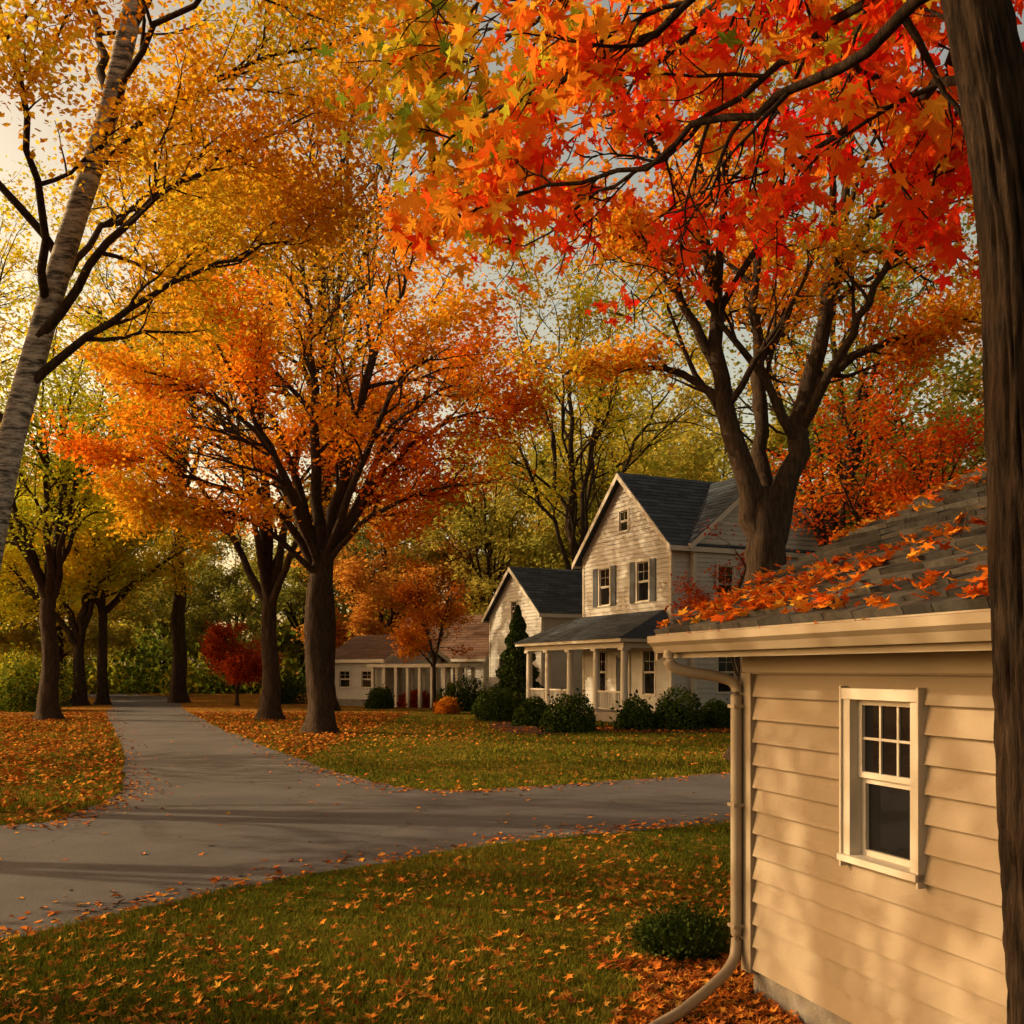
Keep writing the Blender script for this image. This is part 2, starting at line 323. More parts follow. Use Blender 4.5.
def blades(n,x0,x1,y0,y1,h,w,pw,mb):
    Y=y0+(y1-y0)*rng.uniform(0,1,n)**pw;X=rng.uniform(-1,1,n)*(Y*.56+.6)
    P=np.c_[X,Y,np.zeros(n)];P=P[(P[:,0]>x0)&(P[:,0]<x1)];P=P[~inroad(P)&~inbuild(P)&~inbed(P)]
    q=P[:,:2]-A(C0);bed=(q@U>-.6)&(q@NV<.55+.25*np.sin(q@U*3));P=P[~bed]
    M=len(P);az=rng.uniform(0,6.28,M);hh=h*rng.uniform(.5,1.3,M)*(1+.35*snoise(P,1.3,4));k=rng.normal(size=(M,2))*h*.45
    ww=w*(1+P[:,1]*.03)
    d=np.c_[np.cos(az),np.sin(az),np.zeros(M)]*ww[:,None]
    V=np.stack([P-d,P+d,P+np.c_[k,hh]],1)
    t=np.clip(.45+.25*snoise(P,.8,8)+rng.normal(size=M)*.22,0,1)
    mb.add(V.reshape(-1,3),np.arange(3*M).reshape(-1,3),0,t)
g=MB();blades(300000,-9,5,4.5,14.6,.05,.0042,1.5,g);blades(110000,-26,12,15,46,.07,.012,1.2,g);g.obj('grass',[GRASS])
fl=MB()
def fall(n,x0,x1,y0,y1,size,tpl,road=False,dens=None,z=.05,hue=.5):
    P=np.c_[rng.uniform(x0,x1,n),rng.uniform(y0,y1,n),np.full(n,z)]
    ir=inroad(P);P=P[ir if road else ~ir];P=P[~inbuild(P)]
    if dens is not None:P=P[rng.uniform(size=len(P))<dens(P)]
    P[:,2]=.012 if road else rng.uniform(.02,z,len(P))
    scatter(fl,rng,P,size,tpl,np.clip(hue+rng.normal(size=len(P))*.25,0,1),0,flat=.9 if not road else 2)
fall(25000,-9,5,3.5,14.6,.088,STAR,dens=lambda P:np.clip(.24+.55*snoise(P,.8,2)+.4*np.clip((8.5-P[:,1])/2,0,1),.05,1))
bedd=lambda P:(((P[:,:2]-A(C0))@U>-.9)&((P[:,:2]-A(C0))@NV<.9+.3*np.sin((P[:,:2]-A(C0))@U*3))).astype(float)
fall(15000,-.5,3.2,4,8.2,.085,STAR,dens=bedd,z=.06,hue=.3)
fall(46000,-26,-5,13,50,.115,QUAD,dens=lambda P:np.clip(.66+.45*snoise(P,.5,2),.08,1),hue=.45,z=.09)
fall(24000,-12,14,17,46,.10,QUAD,dens=lambda P:np.clip(.10+.3*snoise(P,.5,9)+.5*np.exp(-((P[:,0]+6.5)**2+(P[:,1]-33)**2)/40),.03,1),hue=.55,z=.09)
fall(2500,2,10,33.5,38,.1,QUAD,dens=lambda P:inbed(P).astype(float),hue=.3,z=.09)
pp=poly[rng.integers(0,len(poly),6500)]+rng.normal(size=(6500,2))*.33;pp=np.c_[pp,np.zeros(len(pp))];pp=pp[inroad(pp)&(pp[:,1]<60)&(pp[:,1]>5)];pp[:,2]=.014
scatter(fl,rng,pp,.08,QUAD,rng.uniform(.1,.8,len(pp)),0,flat=2)
fall(900,-12,8,7,30,.08,QUAD,road=True,dens=lambda P:np.full(len(P),.35))
fl.obj('fallen_leaves',[L_GROUND])
# ------------------------------------------------------------------ building kit
def siding(mb,fr,W,z0,z1,ex,ops=(),g=None,th=.02,rng=rng):
    rows=[z0+i*ex for i in range(int(math.ceil((z1-z0)/ex)))]
    def rngz(z):
        if g is None or z<=g[0]:return 0.,W
        f=min(1,(z-g[0])/(g[1]-g[0]));return W*.5*f,W-W*.5*f
    for zb in rows:
        zt=min(zb+ex,z1);cuts=[zb,zt]
        for o in ops:
            for q in (o[2],o[3]):
                if zb<q<zt:cuts.append(q)
        if g and zb<g[0]<zt:cuts.append(g[0])
        cuts=sorted(cuts);t=rng.uniform()
        for a,b in zip(cuts[:-1],cuts[1:]):
            if b-a<1e-4:continue
            m=(a+b)/2;A0,A1=rngz(a);B0,B1=rngz(b)
            iv=[(A0,A1,B0,B1)]
            for o in ops:
                if o[2]<m<o[3]:
                    nv=[]
                    for (p,q,r,s_) in iv:
                        if o[0]>=q or o[1]<=p: nv.append((p,q,r,s_));continue
                        nv.append((p,o[0],r,o[0]));nv.append((o[1],q,o[1],s_))
                    iv=nv
            da=.003+th*(1-(a-zb)/ex);db=.003+th*(1-(b-zb)/ex)
            for (p,q,r,s_) in iv:
                if q-p<1e-3:continue
                mb.add([fr.p(p,da,a),fr.p(q,da,a),fr.p(s_,db,b),fr.p(r,db,b)],[[0,1,2,3]],0,t)
                if a==zb: mb.add([fr.p(p,-.002,a),fr.p(q,-.002,a),fr.p(q,da,a),fr.p(p,da,a)],[[0,1,2,3]],0,t)
def window(tr,gl,fr,s0,s1,z0,z1,cw=.09,mun=(3,2),low=False,rail=.045,pr=.05,sh=None):
    tr.box(fr,s0-cw,s0,-.06,pr,z0,z1);tr.box(fr,s1,s1+cw,-.06,pr,z0,z1)
    tr.box(fr,s0-cw-.012,s1+cw+.012,-.06,pr+.012,z1,z1+cw);tr.box(fr,s0-cw-.016,s1+cw+.016,-.06,pr+.03,z0-cw*.6,z0)
    zm=(z0+z1)/2
    for (a,b,d) in ((z0,zm,-.045),(zm,z1,-.02)):
        tr.box(fr,s0+.002,s0+rail,d-.02,d+.018,a,b);tr.box(fr,s1-rail,s1-.002,d-.02,d+.018,a,b)
        tr.box(fr,s0+rail,s1-rail,d-.02,d+.017,a,a+rail);tr.box(fr,s0+rail,s1-rail,d-.02,d+.017,b-rail,b-.001)
        gl.add([fr.p(s0+rail,d-.004,a+rail),fr.p(s1-rail,d-.004,a+rail),fr.p(s1-rail,d-.004,b-rail),fr.p(s0+rail,d-.004,b-rail)],[[0,1,2,3]])
        if mun and (a==zm or low):
            nx,nz=mun
            for i in range(1,nx):
                x=s0+rail+(s1-s0-2*rail)*i/nx;tr.box(fr,x-.007,x+.007,d-.003,d+.008,a+rail,b-rail)
            for i in range(1,nz):
                z=a+rail+(b-a-2*rail)*i/nz;tr.box(fr,s0+rail,s1-rail,d-.003,d+.0065,z-.007,z+.007)
    if sh is not None:
        w=(s1-s0)*.5
        for a,b in ((s0-cw-.03-w,s0-cw-.03),(s1+cw+.03,s1+cw+.03+w)):
            sh.box(fr,a,b,.037,.06,z0-.05,z1+.05)
            for z in np.arange(z0+.05,z1-.05,.12): sh.box(fr,a+.05,b-.05,.06,.07,z,z+.05)
def slab(mb,p,th,mat=0,t=.5):
    p=A(p);mb.hexa(p-A([0,0,th]),p,mat,t)
def course_roof(mb,e0,e1,r0,r1,ex,w,th,rng,rag=.0):
    e0,e1,r0,r1=map(A,(e0,e1,r0,r1));L=np.linalg.norm(r0-e0);n=int(L/ex)
    up=np.cross(e1-e0,r0-e0);up/=np.linalg.norm(up)
    if up[2]<0:up=-up
    for i in range(n+1):
        f0=i/(n+1);f1=min(1,(i+1.25)/(n+1))
        a0=e0+(r0-e0)*f0;a1=e1+(r1-e1)*f0;b0=e0+(r0-e0)*f1;b1=e1+(r1-e1)*f1
        W=np.linalg.norm(a1-a0);k=max(1,int(W/w));x=[0]+sorted(np.clip((np.arange(1,k)+rng.uniform(-.25,.25,k-1)+.5*(i%2)*.9)/k,.001,.999).tolist())+[1]
        for p,q in zip(x[:-1],x[1:]):
            q2=q-.006/W
            dz=rng.uniform(0,rag)
            A_=a0+(a1-a0)*p;B_=a0+(a1-a0)*q2;C_=b0+(b1-b0)*q2;D_=b0+(b1-b0)*p
            mb.hexa([A_,B_,C_,D_],[A_+up*(th+dz),B_+up*(th+dz),C_+up*.002,D_+up*.002],0,rng.uniform())
def gable_house(name,O,u,W,D,ze,zr,z0=.4,roof=SHINB,oh=.45,ex=.2,wins=(),side=(),ridge='d',parent=None,back=True,pre=''):
    u=A(u)/np.linalg.norm(u);n=A([u[1],-u[0]]);
    par=parent or empty(name,(O[0],O[1],0));inv=A([par.location.x,par.location.y])
    O=A(O)-inv
    F=Fr(O,u,n);Rt=Fr(O+u*W,-n,u);Bk=Fr(O+u*W-n*D,-u,-n);Lf=Fr(O-n*D,n,-u)
    wl,tr,gl,sh,rf,fd=MB(),MB(),MB(),MB(),MB(),MB()
    fg=(ze,zr) if ridge=='d' else None;sg=None if ridge=='d' else (ze,zr)
    siding(wl,F,W,z0,zr if fg else ze,ex,[w[:4] for w in wins],fg,th=.032)
    siding(wl,Rt,D,z0,zr if sg else ze,ex,[w[:4] for w in side],sg,th=.032)
    if back: siding(wl,Bk,W,z0,zr if fg else ze,ex,(),fg)
    siding(wl,Lf,D,z0,zr if sg else ze,ex,(),sg)
    for w in wins: window(tr,gl,F,*w[:4],mun=w[4] if len(w)>4 else (2,2),sh=sh if len(w)>5 and w[5] else None)
    for w in side: window(tr,gl,Rt,*w[:4],mun=(2,2))
    fd.box(F,.02,W-.02,-D+.02,-.02,-.05,z0)
    fd.box(F,.3,W-.3,-D+.3,-.3,z0,ze-.2,1)
    for fr,Wd in ((F,W),(Rt,D),(Bk,W),(Lf,D)): tr.box(fr,-.03,.12,-.03,.046,z0,ze-.02);tr.box(fr,Wd-.12,Wd+.028,-.03,.044,z0,ze-.02)
    def P(a,b,z): return F.p(a,b,z) if ridge=='d' else F.p(b,a,z)
    if ridge=='d': a0,a1,b0,b1=0,W,oh*.8,-D-(oh if back else 0)
    else: a0,a1,b0,b1=-D,0,-oh,W+oh
    m=(a0+a1)/2;k=(zr-ze)/(m-a0)
    for sgn,ae in ((-1,a0-oh),(1,a1+oh)):
        zE=ze-k*oh+.12;zR=zr+.12
        e0,e1,r1,r0=P(ae,b0,zE),P(ae,b1,zE),P(m,b1,zR),P(m,b0,zR)
        slab(rf,[e0,e1,r1,r0],.10,0,.3)
        course_roof(rf,e0+A([0,0,.003]),e1+A([0,0,.003]),r0+A([0,0,.003]),r1+A([0,0,.003]),.3,.8,.03,rng)
        for b,db in ((b0,.03),(b1,-.03)):
            s_=1 if b0>b1 else -1
            q=b+db*s_
            p0,p1=P(ae,b,zE-.02),P(m,b,zR-.02);q0,q1=P(ae,q,zE-.02),P(m,q,zR-.02);dz=A([0,0,.26])
            tr.hexa([p0-dz,p1-dz,q1-dz,q0-dz],[p0,p1,q1,q0])
        aa=ae+sgn*.025;p0,p1,q1,q0=P(ae,b0,zE-.01),P(ae,b1,zE-.01),P(aa,b1,zE-.01),P(aa,b0,zE-.01);dz=A([0,0,.2])
        tr.hexa([p0-dz,p1-dz,q1-dz,q0-dz],[p0,p1,q1,q0])
    wl.obj(pre+'walls',[SIDH],par);tr.obj(pre+'trim',[TRIM],par);rf.obj(pre+'roof',[roof],par);fd.obj(pre+'foundation',[CONC,INT],par)
    if gl.n:gl.obj(pre+'windows',[GLASS],par)
    if sh.n:sh.obj(pre+'shutters',[SHUT],par)
    return par,F
hu=A([.43,-.903]);hu/=np.linalg.norm(hu)
par,HF=gable_house('farmhouse',(3.4,47.6),hu,7.3,9.0,7.5,10.75,wins=[(1.55,2.45,5.1,6.8,(2,2),1),(4.75,5.65,5.1,6.8,(2,2),1),(3.3,4.0,8.3,9.2,(2,1)),(1.2,2.1,1.1,3.0,(2,2)),(5.2,6.1,1.1,3.0,(2,2))])
hn=A([hu[1],-hu[0]])
wo=A([3.4,47.6])+hu*7.6-hn*.9
gable_house('w',wo,-hn,7.3,3.9,7.5,10.6,parent=par,back=False,oh=.35,pre='wing_',wins=[(1.2,2.0,5.0,6.5),(4.6,5.5,5.0,6.5),(1.2,2.1,1.2,2.9),(4.6,5.5,1.2,2.9)])
F=Fr((0,0),hu,hn)
pc,pr_,pf=MB(),MB(),MB()
pf.box(F,-1.6,7.3,.03,2.35,.02,.42)
pf.box(F,3.0,4.6,2.35,2.75,-.02,.28);pf.box(F,3.0,4.6,2.75,3.1,-.02,.14)
for s_ in (-1.45,.5,2.6,4.9,7.1):
    b=F.p(s_,2.15,0);pc.tube([b+A([0,0,z]) for z in (.42,1.2,2.2,3.05)],[.16,.155,.145,.135],12);pc.box(F,s_-.2,s_+.2,1.95,2.35,.42,.56);pc.box(F,s_-.19,s_+.19,1.96,2.34,2.95,3.05)
for a,b in ((-1.3,.35),(.65,2.45),(5.05,6.95)):
    pc.box(F,a,b,2.11,2.19,1.22,1.29);pc.box(F,a,b,2.12,2.18,.52,.57)
    for x in np.arange(a+.08,b-.05,.13):pc.box(F,x,x+.035,2.13,2.17,.57,1.22)
pc.box(F,-1.65,7.3,2.0,2.3,3.05,3.28);pc.box(F,-1.65,-1.4,.03,2.0,3.05,3.27);pc.box(F,7.02,7.3,.05,2.0,3.05,3.27)
pc.box(F,-2.0,7.65,.05,2.65,3.28,3.42)
e=[F.p(-2.05,2.72,3.42),F.p(7.7,2.72,3.42),F.p(7.7,.03,3.42),F.p(-2.05,.03,3.42)];tp=[F.p(-.3,.04,4.65),F.p(6.9,.04,4.65)]
pr_.add(e+tp,[[0,1,5,4]],0,.5);pr_.add(e+tp,[[1,2,5]],0,.6);pr_.add(e+tp,[[3,0,4]],0,.4);pr_.add(e+tp,[[2,3,4,5]],0,.4)
course_roof(pr_,e[0]+A([0,0,.004]),e[1]+A([0,0,.004]),tp[0]+A([0,0,.004]),tp[1]+A([0,0,.004]),.28,.7,.02,rng)
pd=MB();pd.box(F,3.1,4.1,.04,.07,.42,2.7);pc.box(F,2.98,3.1,.025,.09,.42,2.8);pc.box(F,4.1,4.22,.025,.09,.42,2.8);pc.box(F,2.98,4.22,.025,.095,2.8,2.95)
pc.obj('porch_columns',[TRIM],par);pr_.obj('porch_roof',[SHINB],par);pf.obj('porch_floor',[WOODF],par);pd.obj('front_door',[SHUT],par)
gable_house('w2',A([3.4,47.6])-hn*3.6-hu*2.6,hu,2.8,4.2,5.6,6.9,parent=par,pre='ell_',wins=[(.9,1.7,3.6,4.9)])
gable_house('gabled_house',(-1.36,62),hu,7.0,9,5.5,8.1,wins=[(1.4,2.3,1.2,2.8),(4.4,5.3,1.2,2.8),(3.1,3.9,5.0,6.2)])
gable_house('ranch_house',(-9.2,72.5),A([.85,-.52]),8.5,6.5,3.2,6.0,roof=SHINR,ridge='s',wins=[(1,2,1.2,2.6),(3.5,4.5,1.2,2.6),(6,7,1.2,2.6)])
u3=A([.85,-.52]);u3/=np.linalg.norm(u3);n3=A([u3[1],-u3[0]]);rp=empty('porch_arbor',(-7.4,60,0));F3=Fr((0,0),u3,n3);q=MB()
for s_ in np.arange(0.2,6.4,.85):q.box(F3,s_-.09,s_+.09,0,.18,0,2.3);q.box(F3,s_-.09,s_+.09,1.6,1.78,0,2.3)
q.box(F3,-.1,6.5,-.1,1.9,2.3,2.5);q.obj('posts',[TRIM],rp)
gable_house('garage_outbuilding',(-11.0,61),A([.8,-.6]),4.4,5,2.9,4.2,roof=SHINR,ridge='s',wins=[(.7,1.6,1.1,2.1),(2.6,3.5,1.1,2.1)])
# ------------------------------------------------------------------ near building
cb=empty('clapboard_cottage',(C0[0],C0[1],0))
n0=Fr((0,0),U/np.linalg.norm(U),NV/np.linalg.norm(NV))
Ln,Dn=7.2,6.2;ZE=2.26
wl,tr,gl,fc,rf=MB(),MB(),MB(),MB(),MB()
op=[(1.13,1.62,1.13,1.99)]
siding(wl,n0,Ln,.2,ZE,.148,op,th=.034)
un,nn=n0.u[:2],n0.n[:2]
zr=2.40+.47*3.5
fL=Fr(-nn*Dn,nn,-un);fB=Fr(un*Ln-nn*Dn,-un,-nn);fR=Fr(un*Ln,-nn,un)
siding(wl,fL,Dn,.2,zr-.15,.148,(),(ZE,zr-.15));siding(wl,fB,Ln,.2,ZE,.148);siding(wl,fR,Dn,.2,zr-.15,.148,(),(ZE,zr-.15))
window(tr,gl,n0,*op[0],cw=.060,mun=(3,2),rail=.032,pr=.052)
tr.box(n0,1.054,1.069,-.01,.066,1.06,2.062);tr.box(n0,1.681,1.696,-.01,.066,1.06,2.062)
tr.box(n0,-.028,.085,-.03,.048,.17,ZE-.13,1);tr.box(fL,Dn-.085,Dn+.046,-.03,.034,.17,ZE-.13,1)
fc.box(n0,-.03,Ln,-.02,.042,ZE-.125,ZE-.002)
fc.box(n0,-.40,Ln+.4,-.02,.40,ZE,ZE+.02);fc.box(n0,-.41,Ln+.41,.40,.425,ZE-.03,ZE+.135)
fc.box(n0,-.40,Ln+.4,-Dn-.4,-Dn+.02,ZE,ZE+.02);fc.box(n0,-.41,Ln+.41,-Dn-.425,-Dn-.40,ZE-.03,ZE+.135)
prof=[(.427,ZE+.10),(.427,ZE+.012),(.49,ZE+.006),(.515,ZE+.05),(.545,ZE+.075),(.548,ZE+.118),(.535,ZE+.122),(.53,ZE+.085),(.44,ZE+.02),(.437,ZE+.10)]
k=len(prof);V=[n0.p(-.42,d,z) for d,z in prof]+[n0.p(Ln+.4,d,z) for d,z in prof]
fc.add(V,[[i,(i+1)%k,k+(i+1)%k,k+i] for i in range(k)]);
capP=[(.43,ZE+.115),(.43,ZE+.008),(.49,ZE+.004),(.517,ZE+.05),(.547,ZE+.075),(.549,ZE+.118)]
for sx in (-.424,-.419): fc.add([n0.p(sx,d,z) for d,z in capP],[list(range(6))])
fo=MB();fo.box(n0,.02,Ln-.02,-Dn+.02,-.015,-.1,.2);fo.box(n0,.3,Ln-.3,-Dn+.3,-.2,.2,2.2,1)
ed=.47
e0,e1=n0.p(-.45,ed,2.395),n0.p(Ln+.45,ed,2.395);rd=-3.1;zR=2.395+.47*(ed-rd);r0_,r1_=n0.p(-.45,rd,zR),n0.p(Ln+.45,rd,zR)
f0,f1=n0.p(-.45,-Dn-.47,2.395),n0.p(Ln+.45,-Dn-.47,2.395)
slab(fc,[e0,e1,r1_,r0_],.035);slab(fc,[f1,f0,r0_,r1_],.035)
dz=A([0,0,.002]);r2=np.random.default_rng(3)
course_roof(rf,e0+dz,e1+dz,r0_+dz,r1_+dz,.16,.27,.032,r2,.012)
course_roof(rf,f0+dz,f1+dz,r0_+dz,r1_+dz,.16,.3,.012,r2,.004)
for sx,s2 in ((-.45,-.42),(Ln+.42,Ln+.45)):
    for (a,za,b,zb) in ((ed,2.39-.035,rd,zR-.035),(-Dn-.47,2.39-.035,rd,zR-.035)):
        P0=[n0.p(sx,a,za),n0.p(s2,a,za),n0.p(s2,b,zb),n0.p(sx,b,zb)];fc.hexa(A(P0)-A([0,0,.14]),P0)
for i in range(34):
    s_=-.45+i*.24;c=n0.p(s_,rd,zR+.03);d_=n0.p(s_+.26,rd,zR+.022)
    for sg in (-1,1):
        o_=n0.n*sg*.13-A([0,0,.06]);rf.add([c,d_,d_+o_,c+o_],[[0,1,2,3]],0,r2.uniform())
wl.obj('walls',[SIDN],cb);tr.obj('window_trim',[TRIM,FAC],cb);gl.obj('window_glass',[GLASS],cb);fc.obj('eaves_and_gutter',[FAC],cb);fo.obj('foundation',[CONC,INT],cb);rf.obj('roof_shingles',[SHIN],cb)
ds=MB();path=catmull([n0.p(-.20,.49,ZE+.02),n0.p(-.20,.49,ZE-.06),n0.p(-.17,.40,ZE-.115),n0.p(-.08,.17,ZE-.16),n0.p(-.035,.09,ZE-.21),n0.p(-.03,.085,ZE-.32)],26)
ds.tube(path,[.036]*26,12)
ds.tube([n0.p(-.03,.085,ZE-.28),n0.p(-.03,.085,1.2),n0.p(-.03,.085,.42)],[.038]*3,12)
ds.tube(catmull([n0.p(-.03,.085,.44),n0.p(-.03,.085,.34),n0.p(0,.13,.23),n0.p(.1,.3,.15),n0.p(.32,.66,.07),n0.p(.5,.95,.05)],24),[.036]*24,12)
for z in (.45,1.25,1.9):ds.box(n0,-.073,.013,.046,.126,z,z+.022)
ds.obj('downspout',[FAC],cb)
rl=MB();n=2500;s_=rng.uniform(-.4,6,n);f=rng.uniform(0,1,n)**1.4
pts=A([n0.p(a,ed+(rd-ed)*b,2.42+.47*(ed-rd)*b+.01) for a,b in zip(s_,f)])
k=snoise(pts,2.6,21)+.5*snoise(pts,6,22);prob=np.clip(.06+.6*(k>.4)-.25*f+.2*(f<.12),0.02,1);pts=pts[rng.uniform(size=n)<prob]
pts=np.repeat(pts,3,0)+rng.normal(size=(len(pts)*3,3))*A([.07,.07,.0])
q=(pts-n0.O)[:,:2];dd=q@nn;pts[:,2]=2.395+.47*(ed-dd)+.045+rng.uniform(0,.03,len(pts))
qq=(q@un>-.42)&(dd<ed);pts=pts[qq]
scatter(rl,rng,pts,.095,MAPLE,np.clip(.42+rng.normal(size=len(pts))*.2,0,1),0,flat=.7)
gs=rng.uniform(-.4,6,200);gp=A([n0.p(a,rng.uniform(.44,.52),ZE+.11) for a in gs]);scatter(rl,rng,gp,.07,MAPLE,rng.uniform(.2,.8,200),0,flat=.3)
L_ROOF=leafmat('leaf_on_roof',[(.36,.04,.01),(.66,.11,.012),(.76,.21,.018),(.7,.36,.035),(.45,.18,.04)],.2)
rl.obj('leaves_on_roof',[L_ROOF],cb)
# ------------------------------------------------------------------ hero trees
T=Tree(101,nch=(10,8),lr=(.40,.45),out=.25,tmin=.22,jit=.025)
T.limb([(.0,0,-.1),(-.1,0,2.2),(-.15,0,4.4),(0,0,6.2)],.42,.32,trunk=True,n=44)
for L,r in [([(0,0,5.2),(-1.5,-.4,7.6),(-3.9,-.8,8.4),(-6.2,-1,9.3)],.17),([(-.1,0,5.6),(-1,.3,8.9),(-2.1,.6,11.3),(-3.8,1,13.8)],.22),
 ([(0,0,5.8),(-.2,-.2,10.3),(-.3,-.3,13.7),(-.8,0,17)],.24),([(.1,0,5.7),(1,-.4,9.6),(2.2,-.9,13.2),(3.3,-1.2,15.8)],.24),
 ([(.1,0,5.5),(1.8,-.2,8.3),(3.9,-.5,10.2),(5.9,-.6,10.9)],.18),([(0,-.1,5.6),(-.8,-2,8.2),(-1.6,-4,10.5),(-2.3,-5.6,12)],.16),
 ([(0,.1,5.6),(.6,2,8.6),(.8,4,11),(.6,5.6,12.8)],.18),([(.1,-.1,5.7),(1.6,-1.6,8.8),(3,-3.3,11),(3.8,-4.4,12.4)],.16),
 ([(-.1,.1,5.7),(-1.8,1.8,8.8),(-3.3,3,10.8),(-4.6,3.8,11.8)],.16),([(.1,.1,5.8),(2,1.5,10),(3.4,3,12.2),(4.6,4,13)],.16),
 ([(0,0,5.8),(-1.2,-.9,9),(-3.2,-1.7,11),(-5.2,-2.2,11.6)],.15),([(0,-.1,5.4),(1.6,-1,7),(3.6,-1.8,7.9),(5.3,-2.2,8)],.12),([(0,-.1,5.3),(-1.6,-1.2,6.8),(-3.2,-1.8,7.3),(-4.9,-2,7.4)],.12)]:
    T.limb(L,r,.03)
T.leaves(14,.36,.155,hue=.50,gap=-.2,hs=.26,nsc=.95,tfun=lambda C:.2*np.clip((-C[:,0]-2)/4,0,1)+.12*np.clip((C[:,2]-11)/6,0,1))
T.mb.obj('maple_tree',[BARK,L_ORANGE],None,(-6.5,34,0))
T=Tree(202,nch=(9,7),lr=(.42,.5),out=.2,tmin=.25,up=.08)
T.limb([(0,0,-.1),(.28,.1,2.5),(.75,.2,5.5),(1.6,.3,8.6),(2.45,.3,11.6),(3.2,.4,14.5)],.24,.13,trunk=True,n=60,flare=.4,bark=.03)
T2b=len(T.mb.v)
for L,r in [([(.9,.2,6.3),(1.7,.2,7.1),(2.8,.1,7.7),(3.9,0,8.2),(5,-.2,8.5)],.08),([(1.2,.2,7.2),(2.4,.1,8.7),(3.6,0,9.6),(5.2,-.1,10.3)],.08),
 ([(1.9,.3,9.6),(2.8,.8,11),(4.4,1.2,12),(6,1.4,12.6)],.07),([(.8,.2,5.9),(-.2,.4,6.6),(-1.6,.7,7.4),(-3,.8,8.2)],.08),([(1.5,.3,8.4),(.5,-.4,9.8),(-.6,-1,11),(-1.6,-1.4,12)],.07),
 ([(2.2,.3,11),(1.8,.8,12.5),(1.2,1.4,14),(.8,1.8,15.5)],.07),([(2.6,.3,12),(3.6,-.3,13.4),(4.4,-1,14.6),(5,-1.6,15.6)],.07),([(1.3,.2,7.8),(1.9,-1.4,9),(2.2,-2.8,10),(2.6,-4,10.8)],.07),
 ([(1.4,.3,8),(1.6,1.8,9.6),(1.8,3.2,10.8),(2.4,4.4,11.8)],.07),([(3,.4,14),(3.3,.6,15.6),(3.4,.8,17)],.08),([(2,.3,10),(3.4,-1.2,10.8),(5.2,-2,11.4),(6.6,-2.6,11.6)],.06)]:
    T.limb(L,r,.015)
for m_ in T.mb.m[T2b:]: m_[:]=2
T.leaves(18,.28,.088,hue=.46,gap=-.8,hs=.30,nsc=.9)
T.mb.obj('birch_tree',[BIRCH,L_GOLD,BARK],None,(-8.4,15.0,0))
T=Tree(303,nch=(9,7),lr=(.38,.48),out=.25,tmin=.3,up=.1,jit=.016)
T.limb([(0,0,-.1),(0,0,2.5),(-.05,0,4.5),(.02,0,6.5)],.56,.40,trunk=True,n=50,k=30)
for L,r in [([(-.02,0,4.6),(-.28,0,5.9),(-.75,-.1,7.6),(-1.1,-.1,9.4),(-1.35,0,12.2),(-1.6,.1,14.6),(-2,.3,18)],.40),([(.02,0,4.6),(.32,0,5.9),(.8,.1,7.6),(1.3,.2,9.6),(1.75,.3,12),(2.1,.4,14.8),(2.5,.5,18)],.42),
 ([(.05,.2,5.8),(.1,.9,8),(.1,1.4,11),(.4,1.8,14.5),(.6,2.2,18)],.24),([(-1.05,0,9.2),(-1.9,-.3,10.6),(-2.8,-.6,11.7),(-4.2,-.9,12.6)],.15),([(-1,0,8.6),(-2,.4,9.4),(-3.2,.6,9.6),(-4.8,.8,9.5)],.12),
 ([(1.2,.2,9),(2.2,0,9.7),(3.4,-.2,10.1),(5.2,-.4,10.6)],.15),([(1.6,.3,11.2),(2.6,.6,13),(3.8,.9,14.5),(5.4,1,15.6)],.16),([(-1.3,0,12),(-2.4,-.6,13.8),(-3.6,-1,15.2),(-5,-1.2,16)],.14),
 ([(.2,1,8),(.4,2.6,10),(.8,4,12),(1,5.2,13.6)],.16),([(.9,0,8),(1.6,-1.6,9.8),(2.2,-3,11.4),(2.8,-4.2,12.6)],.14),([(-1.2,0,10.4),(-1.4,-1.8,12),(-1.6,-3.2,13.4),(-2,-4.2,14.6)],.13),([(1.8,.3,12.4),(1.2,-1.2,14),(.8,-2.6,15.4)],.12)]:
    T.limb(L,r,.025,n=20)
T.leaves(11,.34,.14,hue=.56,gap=-.3,hs=.3,nsc=.8,tfun=lambda C:-.28*np.clip((C[:,0]-1)/3,0,1)+.15*np.clip((C[:,2]-13)/4,0,1))
T.mb.obj('forked_maple_tree',[BARK,L_MIX],None,(6.07,24,0))
T=Tree(404,nch=(9,6),lr=(.26,.45),out=.1,tmin=.12,up=-.06,jit=.03)
X0,Y0=1.93,3.6
T.limb([(0,0,-.1),(-.01,0,1),(-.035,0,2.15),(-.09,0,3.12),(-.155,0,3.8),(-.30,0,4.56),(-.5,.1,5.6),(-.8,.2,7.5)],.148,.088,trunk=True,n=300,flare=.3,k=120,bark=.13,bf=10)
def lw(*pts): return [(a-X0,b-Y0,c) for a,b,c in pts]
